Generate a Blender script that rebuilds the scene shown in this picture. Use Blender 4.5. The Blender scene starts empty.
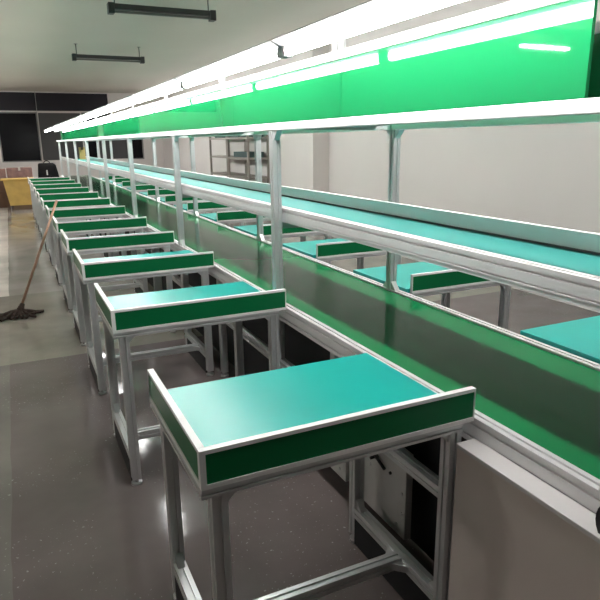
import bpy, bmesh, math, random
from mathutils import Vector, Matrix
random.seed(7)
S = bpy.context.scene
COL = S.collection
PI = math.pi

# ------------------------------------------------------------------ view
S.view_settings.view_transform = 'Standard'
S.view_settings.look = 'None'
S.view_settings.gamma = 1.0
S.view_settings.use_curve_mapping = False
S.view_settings.exposure = 1.36

# ------------------------------------------------------------------ materials
def mat(name, col, rough=0.5, metal=0.0, coat=0.0, spec=0.5, noise=None, bump=None, emit=None):
    """noise = (scale, amount) colour variation ; bump = (scale, strength)"""
    m = bpy.data.materials.new(name); m.use_nodes = True
    nt = m.node_tree; N = nt.nodes; L = nt.links
    b = N['Principled BSDF']
    b.inputs['Base Color'].default_value = (*col, 1)
    b.inputs['Roughness'].default_value = rough
    b.inputs['Metallic'].default_value = metal
    b.inputs['Coat Weight'].default_value = coat
    b.inputs['Coat Roughness'].default_value = 0.04
    b.inputs['Specular IOR Level'].default_value = spec
    if noise or bump:
        tc = N.new('ShaderNodeTexCoord')
    if noise:
        n = N.new('ShaderNodeTexNoise'); n.inputs['Scale'].default_value = noise[0]; n.inputs['Detail'].default_value = 5
        L.new(tc.outputs['Object'], n.inputs['Vector'])
        r = N.new('ShaderNodeMapRange')
        r.inputs['From Min'].default_value = .3; r.inputs['From Max'].default_value = .7
        r.inputs['To Min'].default_value = 1 - noise[1]; r.inputs['To Max'].default_value = 1 + noise[1]
        L.new(n.outputs['Fac'], r.inputs['Value'])
        mx = N.new('ShaderNodeVectorMath'); mx.operation = 'SCALE'
        mx.inputs[0].default_value = col
        L.new(r.outputs['Result'], mx.inputs['Scale'])
        L.new(mx.outputs['Vector'], b.inputs['Base Color'])
    if bump:
        n2 = N.new('ShaderNodeTexNoise'); n2.inputs['Scale'].default_value = bump[0]; n2.inputs['Detail'].default_value = 4
        L.new(tc.outputs['Object'], n2.inputs['Vector'])
        bp = N.new('ShaderNodeBump'); bp.inputs['Strength'].default_value = bump[1]; bp.inputs['Distance'].default_value = .01
        L.new(n2.outputs['Fac'], bp.inputs['Height']); L.new(bp.outputs['Normal'], b.inputs['Normal'])
    if emit:
        b.inputs['Emission Color'].default_value = (*emit[0], 1)
        b.inputs['Emission Strength'].default_value = emit[1]
    return m

M = {}
M['alu'] = mat('anodised_aluminium', (.68, .69, .69), .34, .55, noise=(6, .05))
M['pale_alu'] = mat('pale_aluminium', (.74, .73, .735), .42, .12, noise=(6, .04))
M['alu_dark'] = mat('groove_plastic', (.16, .16, .17), .5)
M['white_trim'] = mat('white_edge_profile', (.90, .90, .89), .4)
M['guard_green'] = mat('green_laminate', (.004, .160, .052), .35, spec=.2, noise=(3, .06))
M['panel_green'] = mat('gloss_green_board', (.008, .180, .060), .025, noise=(1.5, .04))
M['board_back'] = mat('dark_underside', (.07, .09, .085), .5)
M['teal'] = mat('teal_mat', (.002, .42, .37), .32, noise=(4, .04))
M['teal_shelf'] = mat('teal_shelf', (.002, .235, .205), .5, spec=.3, noise=(4, .04))
M['belt'] = mat('green_belt', (.008, .205, .066), .13, spec=.06, noise=(5, .05))
M['white_batten'] = mat('white_lamp_housing', (.42, .41, .415), .5)
M['tube'] = mat('lit_tube', (.9, .9, .9), .4, emit=((1.0, .985, .97), 27.0))
M['tube_ceiling'] = mat('lit_ceiling_tube', (.9, .9, .9), .4, emit=((1.0, .955, .92), 150.0))
M['tube_off'] = mat('unlit_tube', (.20, .20, .19), .4)
M['lamp_grey'] = mat('grey_lamp_housing', (.055, .055, .055), .5)
M['wall'] = mat('painted_wall', (.725, .685, .665), .7, noise=(.6, .03), bump=(60, .03))
M['ceiling'] = mat('painted_ceiling', (.62, .59, .53), .8, noise=(.4, .05))
M['dark_glass'] = mat('night_glass', (.006, .006, .008), .25, spec=.12)
M['dark_transom'] = mat('dark_transom', (.028, .026, .034), .45, spec=.2)
M['pier'] = mat('grey_pier', (.075, .075, .078), .7)
M['frame_grey'] = mat('grey_window_frame', (.20, .20, .20), .5)
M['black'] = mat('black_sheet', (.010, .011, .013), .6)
M['black_rubber'] = mat('black_rubber', (.015, .015, .016), .45)
M['cab'] = mat('beige_steel', (.74, .66, .61), .5, noise=(2, .05))
M['cab_top'] = mat('pale_edge', (.72, .69, .68), .45)
M['plate'] = mat('grey_painted_box', (.58, .57, .55), .45, noise=(8, .05))
M['screw'] = mat('steel_screw', (.6, .6, .6), .3, .9)
M['foot'] = mat('zinc_foot', (.5, .5, .5), .35, .8)
M['rack'] = mat('brown_rack_steel', (.30, .27, .24), .5, .2)
M['carton'] = mat('brown_carton', (.13, .075, .05), .8, noise=(6, .15))
M['carton_pink'] = mat('pinkish_carton', (.24, .14, .125), .8, noise=(9, .25))
M['carton_dark'] = mat('dark_teal_carton', (.05, .085, .085), .7)
M['yellow'] = mat('yellow_wood', (.55, .36, .10), .55, noise=(5, .12))
M['yellow_dark'] = mat('brown_wood', (.16, .10, .055), .6, noise=(6, .15))
M['bag'] = mat('black_fabric', (.009, .0075, .008), .9, spec=.2, noise=(20, .2), bump=(80, .3))
M['bag_tag'] = mat('pale_tag', (.5, .48, .45), .6)
M['mop_wood'] = mat('mop_wood', (.45, .27, .18), .6, noise=(12, .15))
M['mop_cloth'] = mat('mop_cloth', (.055, .035, .028), .9, noise=(30, .3), bump=(60, .5))
M['wire'] = mat('pale_wire', (.45, .43, .42), .5)
M['ply'] = mat('yellow_box', (.5, .38, .14), .6)

def floor_mat():
    m = bpy.data.materials.new('painted_floor'); m.use_nodes = True
    nt = m.node_tree; N = nt.nodes; L = nt.links; b = N['Principled BSDF']
    tc = N.new('ShaderNodeTexCoord'); sp = N.new('ShaderNodeSeparateXYZ')
    L.new(tc.outputs['Object'], sp.inputs['Vector'])
    def step(out, edge, wob=.02):
        n = N.new('ShaderNodeTexNoise'); n.inputs['Scale'].default_value = 3.0; L.new(tc.outputs['Object'], n.inputs['Vector'])
        a = N.new('ShaderNodeMath'); a.operation = 'MULTIPLY_ADD'; a.inputs[1].default_value = wob; L.new(n.outputs['Fac'], a.inputs[0]); L.new(out, a.inputs[2])
        s = N.new('ShaderNodeMath'); s.operation = 'GREATER_THAN'; s.inputs[1].default_value = edge + wob/2
        L.new(a.outputs[0], s.inputs[0]); return s.outputs[0]
    def mix(f, A, B):
        x = N.new('ShaderNodeMix'); x.data_type = 'RGBA'; L.new(f, x.inputs['Factor'])
        for i, c in ((6, A), (7, B)):
            if isinstance(c, tuple): x.inputs[i].default_value = (*c, 1)
            else: L.new(c, x.inputs[i])
        return x.outputs[2]
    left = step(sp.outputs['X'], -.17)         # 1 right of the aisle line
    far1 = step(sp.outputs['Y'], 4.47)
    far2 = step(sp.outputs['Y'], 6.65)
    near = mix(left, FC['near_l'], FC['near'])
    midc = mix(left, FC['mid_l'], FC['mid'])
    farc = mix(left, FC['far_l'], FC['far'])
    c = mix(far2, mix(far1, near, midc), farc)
    # dust and wear
    n = N.new('ShaderNodeTexNoise'); n.inputs['Scale'].default_value = 2.2; n.inputs['Detail'].default_value = 8
    L.new(tc.outputs['Object'], n.inputs['Vector'])
    r = N.new('ShaderNodeMapRange'); r.inputs['From Min'].default_value = .3; r.inputs['From Max'].default_value = .7
    r.inputs['To Min'].default_value = .82; r.inputs['To Max'].default_value = 1.18; L.new(n.outputs['Fac'], r.inputs['Value'])
    v = N.new('ShaderNodeVectorMath'); v.operation = 'SCALE'; L.new(c, v.inputs[0]); L.new(r.outputs['Result'], v.inputs['Scale'])
    # pale flecks: specular glints painted into the base colour
    fl = N.new('ShaderNodeTexNoise'); fl.inputs['Scale'].default_value = 70; fl.inputs['Detail'].default_value = 2; L.new(tc.outputs['Object'], fl.inputs['Vector'])
    fn = N.new('ShaderNodeTexNoise'); fn.inputs['Scale'].default_value = 1.7; L.new(tc.outputs['Object'], fn.inputs['Vector'])
    lt = N.new('ShaderNodeMath'); lt.operation = 'GREATER_THAN'; lt.inputs[1].default_value = .685; L.new(fl.outputs['Fac'], lt.inputs[0])
    gt = N.new('ShaderNodeMath'); gt.operation = 'GREATER_THAN'; gt.inputs[1].default_value = .50; L.new(fn.outputs['Fac'], gt.inputs[0])
    ml = N.new('ShaderNodeMath'); ml.operation = 'MULTIPLY'; L.new(lt.outputs[0], ml.inputs[0]); L.new(gt.outputs[0], ml.inputs[1])
    m2 = N.new('ShaderNodeMath'); m2.operation = 'MULTIPLY'; m2.inputs[1].default_value = .7; L.new(ml.outputs[0], m2.inputs[0])
    L.new(mix(m2.outputs[0], v.outputs['Vector'], (.42, .40, .39)), b.inputs['Base Color'])
    b.inputs['Roughness'].default_value = .11
    b.inputs['Specular IOR Level'].default_value = .5
    n3 = N.new('ShaderNodeTexNoise'); n3.inputs['Scale'].default_value = 9; n3.inputs['Detail'].default_value = 3; L.new(tc.outputs['Object'], n3.inputs['Vector'])
    bp = N.new('ShaderNodeBump'); bp.inputs['Strength'].default_value = .10; bp.inputs['Distance'].default_value = .012
    L.new(n3.outputs['Fac'], bp.inputs['Height']); L.new(bp.outputs['Normal'], b.inputs['Normal'])
    return m
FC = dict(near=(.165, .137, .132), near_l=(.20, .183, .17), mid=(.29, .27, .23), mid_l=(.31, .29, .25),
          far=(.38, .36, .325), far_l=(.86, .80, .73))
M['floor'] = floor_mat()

# ------------------------------------------------------------------ mesh helpers
def box(bm, x0, x1, y0, y1, z0, z1, bev=0.0):
    vs = [bm.verts.new((x, y, z)) for x in (x0, x1) for y in (y0, y1) for z in (z0, z1)]
    F = [(0, 1, 3, 2), (4, 6, 7, 5), (0, 4, 5, 1), (2, 3, 7, 6), (0, 2, 6, 4), (1, 5, 7, 3)]
    fs = [bm.faces.new([vs[i] for i in f]) for f in F]
    if bev:
        es = list({e for f in fs for e in f.edges})
        bmesh.ops.bevel(bm, geom=es, offset=bev, segments=2, affect='EDGES', profile=.5)

def section(w, h):
    """slotted aluminium profile outline, w x h, one slot per 40 mm of each side"""
    g, d = .0042, .006
    pts = []
    def side(a, b, L, nrm):
        n = max(1, round(L/.04))
        for i in range(n):
            c = (i+.5)/n*L
            for s, dd in ((c-g, 0), (c-g, d), (c+g, d), (c+g, 0)):
                pts.append((a[0]+b[0]*s-nrm[0]*dd, a[1]+b[1]*s-nrm[1]*dd))
    P = [(-w/2, -h/2), (w/2, -h/2), (w/2, h/2), (-w/2, h/2)]
    pts.append(P[0]); side(P[0], (1, 0), w, (0, -1))
    pts.append(P[1]); side(P[1], (0, 1), h, (1, 0))
    pts.append(P[2]); side(P[2], (-1, 0), w, (0, 1))
    pts.append(P[3]); side(P[3], (0, -1), h, (-1, 0))
    return pts

def prof(bm, axis, x0, x1, y0, y1, z0, z1):
    """axis aligned slotted profile filling the given box"""
    if axis == 'z':
        w, h, a, b = x1-x0, y1-y0, z0, z1; f = lambda u, v, t: ((x0+x1)/2+u, (y0+y1)/2+v, t)
    elif axis == 'y':
        w, h, a, b = x1-x0, z1-z0, y0, y1; f = lambda u, v, t: ((x0+x1)/2+u, t, (z0+z1)/2+v)
    else:
        w, h, a, b = y1-y0, z1-z0, x0, x1; f = lambda u, v, t: (t, (y0+y1)/2+u, (z0+z1)/2+v)
    sec = section(w, h)
    A = [bm.verts.new(f(u, v, a)) for u, v in sec]; B = [bm.verts.new(f(u, v, b)) for u, v in sec]
    n = len(sec)
    for i in range(n):
        bm.faces.new((A[i], A[(i+1) % n], B[(i+1) % n], B[i]))
    bm.faces.new(A[::-1]); bm.faces.new(B)

def cyl(bm, p0, p1, r0, r1=None, n=16, cap=True):
    p0 = Vector(p0); p1 = Vector(p1); r1 = r0 if r1 is None else r1
    d = (p1-p0).normalized(); u = d.orthogonal().normalized(); v = d.cross(u)
    A = [bm.verts.new(p0+(u*math.cos(2*PI*i/n)+v*math.sin(2*PI*i/n))*r0) for i in range(n)]
    B = [bm.verts.new(p1+(u*math.cos(2*PI*i/n)+v*math.sin(2*PI*i/n))*r1) for i in range(n)]
    for i in range(n):
        bm.faces.new((A[i], A[(i+1) % n], B[(i+1) % n], B[i])).smooth = True
    if cap:
        bm.faces.new(A[::-1]); bm.faces.new(B)

def prism(bm, pts, axis, a, b):
    """polygon in the plane normal to axis, extruded a..b ; pts in the other two axes order"""
    f = {'x': lambda p, t: (t, p[0], p[1]), 'y': lambda p, t: (p[0], t, p[1]), 'z': lambda p, t: (p[0], p[1], t)}[axis]
    A = [bm.verts.new(f(p, a)) for p in pts]; B = [bm.verts.new(f(p, b)) for p in pts]
    n = len(pts)
    for i in range(n):
        bm.faces.new((A[i], A[(i+1) % n], B[(i+1) % n], B[i]))
    bm.faces.new(A[::-1]); bm.faces.new(B)

def obj(name, bm, m, parent=None, loc=None):
    bmesh.ops.recalc_face_normals(bm, faces=bm.faces[:])
    me = bpy.data.meshes.new(name); bm.to_mesh(me); bm.free()
    me.materials.append(m)
    o = bpy.data.objects.new(name, me); COL.objects.link(o)
    if parent: o.parent = parent
    if loc: o.location = loc
    return o
def BM(): return bmesh.new()
def bx(name, m, parent, *a, bev=0.0):
    b = BM(); box(b, *a, bev=bev); return obj(name, b, m, parent)
def pf(name, parent, axis, *a, m='alu'):
    b = BM(); prof(b, axis, *a); return obj(name, b, M[m], parent)

def tag(o, label, cat, group=None):
    o['label'] = label; o['category'] = cat
    if group: o['group'] = group
    return o
def thing(name, label, cat, loc=(0, 0, 0), group=None):
    o = bpy.data.objects.new(name, None); COL.objects.link(o); o.location = loc
    o.empty_display_size = .1
    return tag(o, label, cat, group)
def struct(name, bm, m, parent=None):
    o = obj(name, bm, m, parent)
    if not parent: o['kind'] = 'structure'
    return o
def dup(root, loc, label, skip=()):
    r = root.copy(); COL.objects.link(r); r.location = loc; r['label'] = label
    for ch in list(root.children):
        if ch.name.split('.')[0] in skip: continue
        c = ch.copy(); COL.objects.link(c); c.parent = r
        for g in list(ch.children):
            d = g.copy(); COL.objects.link(d); d.parent = c
    return r

ORD = ['first', 'second', 'third', 'fourth', 'fifth', 'sixth', 'seventh', 'eighth', 'ninth', 'tenth', 'eleventh',
       'twelfth', 'thirteenth', 'fourteenth']

# ------------------------------------------------------------------ room
XL, XR, YN, YF, HC = -9.0, 4.55, -9.0, 20.0, 2.98
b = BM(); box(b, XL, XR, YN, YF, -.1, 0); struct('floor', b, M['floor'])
b = BM(); box(b, XL, XR, YN, YF, HC, HC+.1); struct('ceiling', b, M['ceiling'])
b = BM(); box(b, XR, XR+.15, YN, YF+.15, -.1, HC+.1)
box(b, XR-.28, XR, 8.57, 9.2, 0, HC); struct('wall_right', b, M['wall'])
b = BM(); box(b, XL-.15, XL, YN, YF+.15, -.1, HC+.1); struct('wall_left', b, M['wall'])
b = BM(); box(b, XL-.15, XR+.15, YN-.15, YN, -.1, HC+.1); struct('wall_front', b, M['wall'])
# back wall as pieces round the window openings (one mesh)
wins = [(-1.45, -.32, .99, 2.40), (-.18, .90, .99, 2.40), (2.14, 2.55, .99, 2.40), (3.50, 3.93, .99, 2.40)]
trans = (-4.0, 2.95, 2.44, 2.95)
b = BM()
box(b, XL, XR, YF, YF+.15, -.1, .99)
edges = [XL]+[e for w in wins for e in w[:2]]+[XR]
for i in range(0, len(edges), 2):
    box(b, edges[i], edges[i+1], YF, YF+.15, .99, 2.40)
box(b, XL, XR, YF, YF+.15, 2.40, 2.44)
box(b, XL, trans[0], YF, YF+.15, 2.44, 2.95); box(b, trans[1], XR, YF, YF+.15, 2.44, 2.95)
box(b, XL, XR, YF, YF+.15, 2.95, HC+.1)
struct('wall_back', b, M['wall'])
for i, (x0, x1, z0, z1) in enumerate(wins):
    b = BM(); box(b, x0, x1, YF+.06, YF+.075, z0, z1)
    w = struct('window_%d' % (i+1), b, M['dark_glass'])
    b = BM(); t = .03
    box(b, x0, x0+t, YF+.01, YF+.059, z0, z1); box(b, x1-t, x1, YF+.01, YF+.059, z0, z1)
    box(b, x0+t, x1-t, YF+.01, YF+.059, z0, z0+t); box(b, x0+t, x1-t, YF+.01, YF+.059, z1-t, z1)
    obj('window_frame', b, M['frame_grey'], w)
b = BM(); box(b, trans[0], trans[1], YF+.02, YF+.05, trans[2], trans[3]); struct('window_5', b, M['dark_transom'])
for i, (x0, x1) in enumerate([(.93, 2.10), (2.58, 3.46)]):   # grey panels between the windows
    b = BM(); box(b, x0, x1, YF-.02, YF, 1.02, 2.38); struct('trim_%d' % (i+1), b, M['pier'])
b = BM(); box(b, XR-.012, XR, YN, 8.57, 0, .09); box(b, XR-.012, XR, 9.2, YF, 0, .09); struct('baseboard_right', b, M['wall'])

# ------------------------------------------------------------------ conveyor line dimensions
LA, LB = 1.098, 1.138          # left rail
RA, RB = 1.725, 1.765          # right rail
YS, YE = .25, 16.15
ZR = .738
PY = [2.64+1.87*i for i in range(-1, 8)]

conv = thing('conveyor', 'long green belt conveyor with aluminium rails running between the two rows of workbenches', 'conveyor', (1.43, YS, 0))
def P(o):   # parts are modelled in world coordinates, so offset them
    o.location = -o.parent.location if o.parent.parent is None else o.location
    return o
P(bx('belt', M['belt'], conv, LB, RA, YS+.02, YE-.02, .716, .729))
P(bx('bed_plate', M['board_back'], conv, LB, RA, YS+.02, YE-.02, .69, .715))
P(pf('side_rail', conv, 'y', LA, LB, YS, YE, ZR-.08, ZR, m='pale_alu'))
P(pf('side_rail', conv, 'y', RA, RB, YS, YE, ZR-.08, ZR, m='pale_alu'))
P(pf('lower_beam', conv, 'y', LA, LB, 1.30, YE, .40, .44))
P(pf('lower_beam', conv, 'y', RA, RB, 1.30, YE, .40, .44))
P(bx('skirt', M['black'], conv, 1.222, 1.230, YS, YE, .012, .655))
ly = 1.86
while ly < YE:
    for (a, c) in ((LA, LB), (RA, RB)):
        bb = BM()
        prof(bb, 'z', a, c, ly-.02, ly+.02, .03, .40); prof(bb, 'z', a, c, ly-.02, ly+.02, .44, ZR-.08)
        lg = P(obj('leg', bb, M['alu'], conv))
        bb = BM(); cyl(bb, ((a+c)/2, ly, 0), ((a+c)/2, ly, .012), .026); cyl(bb, ((a+c)/2, ly, .012), ((a+c)/2, ly, .03), .01)
        obj('foot', bb, M['foot'], lg)
    ly = PY[1] if ly == 1.86 else ly+.935
bb = BM(); cyl(bb, (LA-.055, .688, .715), (LA, .688, .715), .062, .068, 28)
bmesh.ops.bevel(bb, geom=[e for e in bb.edges if len(e.link_faces) == 2 and e.calc_face_angle(0) > 1], offset=.012, segments=3, affect='EDGES')
P(obj('end_cap', bb, M['black_rubber'], conv))

cab = thing('side_cover', 'beige steel side cover with pale top edge along the near end of the conveyor', 'panel', (1.063, .72, 0))
P(bx('body', M['cab'], cab, 1.032, 1.095, .25, 1.186, .006, .667, bev=.002))
P(bx('top_edge', M['cab_top'], cab, 1.030, 1.096, .248, 1.188, .667, .680, bev=.002))

# frame of posts and rails
fr = thing('post_frame', 'tall aluminium frame of posts carrying the green panel along the conveyor', 'frame', (1.43, YS, 0))
ZT = 1.545
def bracket(bb, x0, x1, y, z, sy, sz, s=.042):
    prism(bb, [(y, z), (y+sy*s, z), (y, z+sz*s)], 'x', x0+.006, x1-.006)
for i, y in enumerate(PY):
    for (a, c, dy) in ((LA, LB, 0), (RA, RB, -.05)):
        y1 = y+dy
        po = P(pf('post', fr, 'z', a, c, y1-.02, y1+.02, ZR, ZT))
        for sy in (-1, 1) if i else ():
            for z, sz in ((ZR, 1), (ZT, -1)):
                bb = BM(); bracket(bb, a, c, y1+sy*.02, z, sy, sz); obj('corner_bracket', bb, M['alu'], po)
for (a, c) in ((LA, LB), (RA, RB)):
    bb = BM(); box(bb, a, c, YS, YE, ZT, 1.577, bev=.003)
    P(obj('top_rail', bb, M['white_trim'], fr))
for y in PY:
    P(pf('cross_bar', fr, 'x', LB, RA, y-.02-.025, y+.02-.025, 1.546, 1.576))
for xp in (1.21, 1.663):
    P(bx('panel_top_rail', M['white_trim'], fr, xp-.016, xp+.016, 1.0 if xp < 1.5 else YS, 18.05, 1.802, 1.834, bev=.003))

# upper conveyor between the posts
up = thing('upper_shelf', 'long teal shelf with silver side rails between the posts above the belt', 'shelf', (1.43, YS, 1.137))
P(bx('deck', M['teal_shelf'], up, 1.182, 1.692, YS, YE, 1.121, 1.129))
bb = BM(); prof(bb, 'y', 1.140, 1.180, YS, YE, 1.127, 1.193); box(bb, 1.1385, 1.1402, YS, YE, 1.138, 1.142)
P(obj('side_rail', bb, M['pale_alu'], up))
P(bx('side_rail', M['white_trim'], up, 1.694, 1.723, YS, YE, 1.127, 1.193))
P(bx('gap_strip', M['board_back'], up, 1.686, 1.6935, YS, YE, 1.1292, 1.136))  # dark strip, paints the shaded gap beneath the far rail
P(bx('under_sheet', M['board_back'], up, 1.182, 1.692, YS, YE, 1.1195, 1.1207))
for y in PY[1:]:
    P(bx('cross_beam', M['alu'], up, 1.142, 1.722, y-.015, y+.015, 1.094, 1.119))

# green boards
bl = 1.27; y = 1.025; k = 0
seams = [1.025, 2.17, 3.43]
while seams[-1]+bl < YE: seams.append(seams[-1]+bl)
seams[-1] = YE
for k in range(len(seams)-1):
    o = bx('panel_board', M['panel_green'], None, -.005, .005, .002, seams[k+1]-seams[k]-.002, 0, .2235)
    o.location = (1.21, seams[k], 1.5775)
    tag(o, 'nearest glossy bright green board on the left side of the frame' if k == 0 else
        '%s glossy green board from the camera on the left side of the frame' % ORD[k], 'panel', 'green boards above the conveyor')
for k in range(len(seams)-1):
    o = bx('panel_board', M['guard_green'], None, -.005, .005, .002, seams[k+1]-seams[k]-.002, 0, .2235)
    o.location = (1.663, seams[k]-.3*(k == 0), 1.5775)
    if k == 0: o.scale = (1, (seams[1]-seams[0]+.3)/(seams[1]-seams[0]), 1)
    tag(o, 'dark back of a board seen past the end of the bright green board' if k == 0 else 'dark board hidden behind the bright green boards', 'panel', 'boards on the right side of the frame')

# ------------------------------------------------------------------ tube lamps along the line
def make_lamp(sx, arm):
    t = thing('tube_lamp', 'x', 'lamp', (0, 0, 0))
    L = 1.43
    bb = BM(); prism(bb, [(-.058, .036), (-.022, .0185), (.022, .0185), (.058, .036), (.03, .05), (-.03, .05)], 'y', .005, L)
    obj('housing', bb, M['white_batten'], t)
    bb = BM(); cyl(bb, (0, .03, 0), (0, L-.03, 0), .018, n=14); obj('tube', bb, M['tube'], t)
    for y0, y1 in ((.008, .03), (L-.03, L-.008)):
        bb = BM(); box(bb, -.019, .019, y0, y1, -.020, .018, bev=.003); obj('tube_holder', bb, M['white_batten'], t)
    for y0 in (.02, L-.02):
        bb = BM(); x0, x1 = (-.02, arm+.006) if sx > 0 else (-arm-.006, .02)
        box(bb, x0, x1, y0-.015, y0+.015, .050, .056)
        xx = arm*sx; box(bb, xx-.006, xx+.006, y0-.015, y0+.015, .0142, .050)
        obj('bracket', bb, M['alu'], t)
    return t
LY = [2.20-1.44+1.445*i for i in range(0, 12)]
lampL = make_lamp(1, .23)
g = 'lit tube lamps along the green boards'
for i, y in enumerate(LY):
    lab = ('nearest lit tube lamp at the top of the photo, left of the green boards' if i == 0 else
           '%s lit white tube lamp from the camera, left of the green boards' % ORD[i])
    if i == 0: lampL.location = (0.98, y, 1.8205); lampL['label'] = lab; lampL['group'] = g
    else: dup(lampL, (0.98, y, 1.8205), lab)['group'] = g
XLR = 1.98
lampR = make_lamp(-1, XLR-1.663)
g = 'lit tube lamps on the right side'
for i, y in enumerate(LY):
    lab = 'lit tube lamp on the right side, hidden behind the green boards'
    if i == 0: lampR.location = (XLR, y, 1.8205); lampR['label'] = lab; lampR['group'] = g
    else: dup(lampR, (XLR, y, 1.8205), lab)['group'] = g

# ------------------------------------------------------------------ workbenches
def make_bench(sx, W, g0):
    """left bench: x 0..W, guards on the near side and on the outer side.  sx=-1 mirrors.
       g0 = inner inset of the near guard"""
    t = thing('workbench', 'x', 'workbench', (0, 0, 0))
    D, GB, GT = .565, .729, .828
    def X(a, c): return (a, c) if sx > 0 else (-c, -a)
    def B(name, m, par, x0, x1, *r, bev=0.0):
        xa, xb = X(x0, x1); return bx(name, m, par, xa, xb, *r, bev=bev)
    def F(name, par, ax, x0, x1, *r):
        xa, xb = X(x0, x1); return pf(name, par, ax, xa, xb, *r)
    # top
    B('tabletop', M['teal'], t, .019, W-.008, .019, D, .7295, .752, bev=.0015)
    bb = BM()
    for (x0, x1, ax, y0, y1) in ((0, W-.038, 'x', 0, .04), (0, W-.038, 'x', D-.04, D), (0, .04, 'y', .04, D-.04), (W-.078, W-.038, 'y', .04, D-.04)):
        xa, xb = X(x0, x1); prof(bb, ax, xa, xb, y0, y1, .705, .729)
    obj('apron_frame', bb, M['alu'], t)
    # near guard
    gW = W-g0
    pn = B('front_guard', M['guard_green'], t, .014, gW-.003, .003, .015, GB+.012, GT-.010)
    bb = BM()
    for (x0, x1, z0, z1) in ((0, gW, GT-.010, GT), (0, gW, GB, GB+.012), (0, .0145, GB+.012, GT-.010), (gW-.003, gW, GB+.012, GT-.010)):
        xa, xb = X(x0, x1); box(bb, xa, xb, 0, .018, z0, z1)
    obj('edge_trim', bb, M['white_trim'], pn)
    # outer guard
    ps = B('side_guard', M['guard_green'], t, .003, .015, .019, D-.003, GB+.012, GT-.010)
    bb = BM()
    for (y0, y1, z0, z1) in ((.0185, D, GT-.010, GT), (.0185, D, GB, GB+.012), (D-.003, D, GB+.012, GT-.010)):
        xa, xb = X(0, .018); box(bb, xa, xb, y0, y1, z0, z1)
    obj('edge_trim', bb, M['white_trim'], ps)
    # legs with levelling feet
    for x0 in (.024, W-.078):
        for y0 in (.004, D-.044):
            lg = F('leg', t, 'z', x0, x0+.04, y0, y0+.04, .03, .705)
            xc = (x0+.02)*sx; bb = BM()
            cyl(bb, (xc, y0+.02, 0), (xc, y0+.02, .012), .024); cyl(bb, (xc, y0+.02, .012), (xc, y0+.02, .03), .008)
            obj('foot', bb, M['foot'], lg)
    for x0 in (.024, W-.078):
        B('shade_plate', M['black'], t, x0+.001, x0+.008, .045, D-.045, .004, .1145)  # black sheet below the stretcher, stands in for the shadow on the floor
    # low side rails, cross bar, gussets
    for x0 in (.024, W-.078):
        F('side_stretcher', t, 'y', x0, x0+.04, .044, D-.044, .115, .155)
    F('cross_bar', t, 'x', .064, W-.078, D/2-.07, D/2-.03, .115, .155)
    def G(*a):
        bb = BM(); prism(bb, *a); obj('corner_gusset', bb, M['alu'], t)
    for x0 in (.024, W-.078):
        xa, xb = X(x0+.008, x0+.032)
        for yy, q in ((.044, 1), (D-.044, -1)):
            G([(yy, .705), (yy+q*.03, .705), (yy, .675)], 'x', xa, xb)
            G([(yy, .155), (yy+q*.035, .155), (yy, .19)], 'x', xa, xb)
    for yy in (.012, D-.036):
        for xx, q in ((.064, 1), (W-.078, -1)):
            G([(sx*xx, .705), (sx*(xx+q*.03), .705), (sx*xx, .675)], 'y', yy, yy+.024)
    for xx, q in ((.064, 1), (W-.078, -1)):
        for yy, p in ((D/2-.07, -1), (D/2-.03, 1)):
            G([(sx*xx, yy), (sx*(xx+q*.04), yy), (sx*xx, yy+p*.04)], 'z', .123, .147)
    return t
TL = [1.196, 2.497, 3.62, 4.65, 5.70, 6.87, 8.00, 9.12, 10.24, 11.36, 12.48, 13.59]
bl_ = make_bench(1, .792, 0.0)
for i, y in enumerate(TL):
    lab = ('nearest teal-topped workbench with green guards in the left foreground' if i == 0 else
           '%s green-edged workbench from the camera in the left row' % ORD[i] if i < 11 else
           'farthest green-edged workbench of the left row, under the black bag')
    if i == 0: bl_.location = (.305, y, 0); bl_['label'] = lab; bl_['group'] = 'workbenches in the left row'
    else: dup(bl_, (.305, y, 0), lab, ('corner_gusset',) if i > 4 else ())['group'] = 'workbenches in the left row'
TR = [1.14, 2.47, 3.55, 4.62, 5.74, 6.86, 7.98, 9.10, 10.22, 11.34, 12.46, 13.58]
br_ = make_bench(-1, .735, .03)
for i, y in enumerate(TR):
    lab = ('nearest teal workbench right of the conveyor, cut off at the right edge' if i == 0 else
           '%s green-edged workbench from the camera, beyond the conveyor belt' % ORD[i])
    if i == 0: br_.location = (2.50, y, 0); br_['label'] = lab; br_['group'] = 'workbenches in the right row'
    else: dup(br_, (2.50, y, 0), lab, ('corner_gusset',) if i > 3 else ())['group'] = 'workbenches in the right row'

# ------------------------------------------------------------------ control boxes under the conveyor
def make_cbox():
    t = thing('control_box', 'x', 'control box', (0, 0, 0))
    bx('housing', M['plate'], t, 0, .03, 0, .30, .09, .43, bev=.003)
    bb = BM(); cyl(bb, (-.006, .19, .335), (0, .19, .335), .012, n=16); cyl(bb, (-.03, .19, .335), (-.006, .19, .335), .006)
    obj('switch_knob', bb, M['black_rubber'], t)
    bb = BM(); cyl(bb, (-.012, .19, .345), (-.012, .12, .320), .006); obj('switch_lever', bb, M['black_rubber'], t)
    bb = BM(); cyl(bb, (-.006, .095, .315), (0, .095, .315), .006); obj('indicator', bb, M['black_rubber'], t)
    for (yy, zz) in ((.235, .28), (.02, .27), (.02, .19), (.05, .13)):
        bb = BM(); cyl(bb, (-.004, yy, zz), (0, yy, zz), .006, n=10); obj('screw', bb, M['screw'], t)
    bb = BM(); box(bb, .005, .025, .11, .15, .43, .655); obj('hanger', bb, M['alu'], t)
    return t
cb = make_cbox()
g = 'control boxes under the conveyor'
cb.location = (1.13, 1.55, 0); cb['label'] = 'grey control box with black switch under the conveyor behind the nearest workbench'; cb['group'] = g
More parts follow.
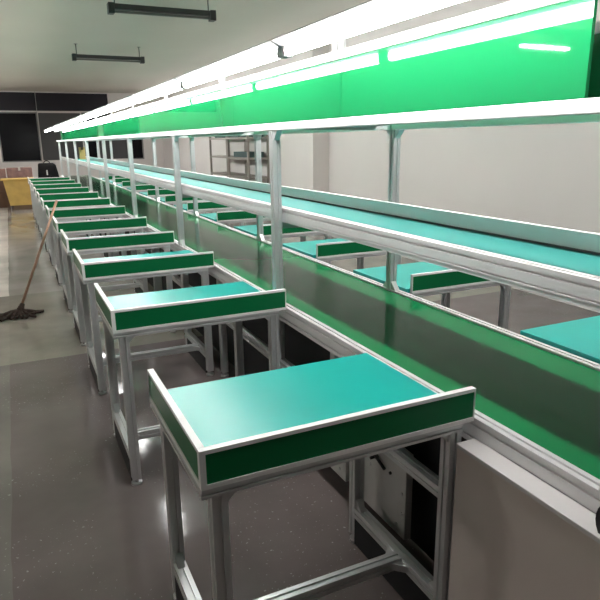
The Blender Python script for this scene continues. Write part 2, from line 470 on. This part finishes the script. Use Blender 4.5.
for y, lab in ((1.98, 'grey control box under the conveyor between the first two workbenches'),):
    dup(cb, (1.13, y, 0), lab)['group'] = g

# ------------------------------------------------------------------ mop
mop = thing('mop', 'wooden-handled mop with dark string head leaning on the left row of benches', 'mop', (-.085, 5.79, 0))
bb = BM(); cyl(bb, (0, 0, .03), (.436, .205, .995), .012, .011, 12); obj('handle', bb, M['mop_wood'], mop)
bb = BM(); cyl(bb, (-.012, -.005, .005), (.04, .02, .11), .045, .02, 12); obj('socket', bb, M['mop_cloth'], mop)
bb = BM()
for i in range(46):
    a = random.uniform(0, 2*PI); L = random.uniform(.10, .20)
    ex = math.cos(a)*L*1.25; ey = math.sin(a)*L*.8
    pts = [(0, 0, .06), (ex*.35, ey*.35, .045), (ex*.7, ey*.7, .018), (ex, ey, .012)]
    for p, q in zip(pts, pts[1:]): cyl(bb, p, q, .012, n=6)
obj('string_head', bb, M['mop_cloth'], mop)

# ------------------------------------------------------------------ far end: desk, cartons, bag
dk = thing('desk', 'small yellow wooden desk by the aisle at the far end of the room', 'desk', (.12, 16.0, 0))
bx('top', M['yellow'], dk, -.36, .36, -.28, .28, .685, .715, bev=.004)
bb = BM(); prism(bb, [(-.31, .685), (.33, .685), (.33, .10), (-.22, .10)], 'y', -.22, .22); obj('body', bb, M['yellow'], dk)
bx('plinth', M['yellow_dark'], dk, -.15, .31, -.20, .20, 0, .10)
ctn = []
def carton(name, label, m, x, y, z, w, d, h, grp='cartons stacked by the far wall'):
    t = thing(name, label, 'carton', (x, y, z), grp)
    bx('body', m, t, -w/2, w/2, -d/2, d/2, 0, h, bev=.004)
    bx('tape', M['bag_tag'] if m is M['carton_pink'] else M['yellow_dark'], t, -.025, .025, -d/2-.001, d/2+.001, h*.78, h+.0012)
    return t
carton('carton', 'brown carton at the bottom of the left stack beside the desk', M['carton'], -.35, 16.7, 0, .5, .45, .40)
carton('carton', 'brown carton in the middle of the left stack beside the desk', M['carton'], -.34, 16.7, .401, .48, .45, .30)
carton('carton', 'reddish carton on top of the left stack beside the desk', M['carton_pink'], -.345, 16.7, .702, .46, .42, .22)
carton('carton', 'brown carton on the floor behind the yellow desk', M['carton'], .22, 17.0, 0, .62, .45, .62)
carton('carton', 'pinkish carton on top of the stack behind the yellow desk', M['carton_pink'], .20, 17.0, .621, .58, .42, .31)
carton('carton', 'brown carton standing on the floor right of the yellow desk', M['carton'], .57, 15.75, 0, .22, .26, .34)
carton('carton', 'small yellow box standing on the far end of the upper shelf', M['ply'], 1.60, 15.6, 1.1295, .13, .13, .28, 'boxes at the far end')
bag = thing('backpack', 'black bag with pale tag standing on the farthest bench of the left row', 'bag', (.70, 13.86, .753))
bb = BM(); box(bb, -.21, .21, -.11, .11, 0, .36, bev=.045)
for v in bb.verts:
    f = 1-.22*(v.co.z/.36)**1.5; v.co.x *= f; v.co.y *= f
    v.co.x += .012*math.sin(v.co.z*30)
for f in bb.faces: f.smooth = True
obj('body', bb, M['bag'], bag)
bx('tag', M['bag_tag'], bag, -.03, -.005, -.115, -.109, .12, .22)
bb = BM(); box(bb, -.15, .15, -.135, -.1, .04, .11, bev=.012); obj('front_pocket', bb, M['bag'], bag)
bb = BM()
pts = [(.06*math.cos(a), 0, .345+.06*math.sin(a)) for a in [i*PI/8 for i in range(9)]]
for p, q in zip(pts, pts[1:]): cyl(bb, p, q, .01, n=8)
obj('handle', bb, M['bag'], bag)

# ------------------------------------------------------------------ shelving on the right wall
def make_rack(L):
    t = thing('storage_rack', 'x', 'shelving', (0, 0, 0))
    for xx in (0, .40):
        for yy in (0, L-.04):
            bx('post', M['rack'], t, xx, xx+.04, yy, yy+.04, 0, 1.62)
    for z in (.30, .80, 1.16, 1.54):
        bb = BM(); box(bb, .002, .438, .002, L-.002, z, z+.035); o = obj('shelf', bb, M['rack'], t)
    return t
rk = make_rack(1.2); rk.location = (4.08, 12.19, 0)
rk['label'] = 'far brown steel shelving unit against the right wall'; rk['group'] = 'shelving against the right wall'
rk2 = dup(rk, (4.08, 10.96, 0), 'near brown steel shelving unit against the right wall')
tops = [(4.3, 11.3, 1.576, .35, .4, .18, 'dark carton on the near end of the shelving by the right wall'),
        (4.3, 11.85, 1.576, .35, .5, .16, 'dark teal carton on the middle of the shelving by the right wall'),
        (4.3, 12.8, 1.576, .35, .6, .14, 'dark carton on the far end of the shelving by the right wall'),
        (4.3, 11.5, 1.196, .34, .8, .10, 'low dark carton on the middle shelf by the right wall')]
for (x, y, z, w, d, h, lab) in tops: carton('carton', lab, M['carton_dark'], x, y, z, w, d, h, 'cartons on the shelving')

# ------------------------------------------------------------------ ceiling lamps and wires
def make_clamp(lit):
    t = thing('ceiling_lamp', 'x', 'lamp', (0, 0, 0))
    bx('housing', M['lamp_grey'], t, -.52, .52, -.035, .035, .0, .05, bev=.004)
    for s in (-1, 1):
        bx('end_cap', M['lamp_grey'], t, s*.52-.03, s*.52+.03, -.05, .05, -.045, .055, bev=.005)
        bb = BM(); cyl(bb, (s*.48, 0, .05), (s*.48, 0, HC-2.78), .006, n=8); obj('hanger_rod', bb, M['lamp_grey'], t)
        bb = BM(); cyl(bb, (s*.48, 0, HC-2.782), (s*.48, 0, HC-2.78001), .03, n=12); obj('ceiling_rose', bb, M['lamp_grey'], t)
    bb = BM(); cyl(bb, (-.49, 0, -.02), (.49, 0, -.02), .0125, n=12); obj('tube', bb, M['tube_ceiling'] if lit else M['tube_off'], t)
    return t
c1 = make_clamp(False); c1.location = (1.61, 6.65, 2.78); c1['label'] = 'near unlit grey tube lamp hanging from the ceiling at the top of the photo'; c1['group'] = 'unlit ceiling lamps'
c2 = dup(c1, (1.62, 10.46, 2.78), 'far unlit grey tube lamp hanging from the ceiling above the aisle')
c3 = make_clamp(True)
c3['group'] = 'lit ceiling lamps out of the frame'
for (x, y, lab) in ((-1.67, 10.46, 'unseen fill tube lamp added under the ceiling left of the far benches'),  # unseen lamp, added for ambient fill
                    (-4.8, 2.85, 'unseen fill tube lamp added under the ceiling far left of the nearest benches')):  # unseen lamp, added to brighten the sides facing left
    dup(c3, (x, y, 2.78), lab)
c3.location = (-4.8, 6.95, 2.78); c3['label'] = 'lit tube lamp hanging from the ceiling left of the aisle'

bb = BM(); cyl(bb, (0, 0, 0), (.03, 0, HC), .008, n=6)
w = obj('hanging_wire', bb, M['wire'], None, (.88, 19.9, 0)); tag(w, 'thin pale wire hanging in front of the dark windows at the far end', 'wire')

# ------------------------------------------------------------------ camera
yaw, pit, rol, fpx = .4379, .2597, -.0132, 600.514
f = Vector((math.sin(yaw)*math.cos(pit), math.cos(yaw)*math.cos(pit), -math.sin(pit)))
r = Vector((math.cos(yaw), -math.sin(yaw), 0)); u = r.cross(f)
r2 = r*math.cos(rol)+u*math.sin(rol); u2 = -r*math.sin(rol)+u*math.cos(rol)
cd = bpy.data.cameras.new('camera'); cam = bpy.data.objects.new('camera', cd); COL.objects.link(cam)
cam.matrix_world = Matrix(((r2.x, u2.x, -f.x, 0), (r2.y, u2.y, -f.y, 0), (r2.z, u2.z, -f.z, 1.5), (0, 0, 0, 1)))
cd.sensor_width = 36; cd.sensor_fit = 'HORIZONTAL'; cd.lens = fpx/600*36; cd.clip_start = .02; cd.clip_end = 100
S.camera = cam

w = bpy.data.worlds.new('world'); S.world = w; w.use_nodes = True
w.node_tree.nodes['Background'].inputs['Color'].default_value = (.02, .02, .022, 1)
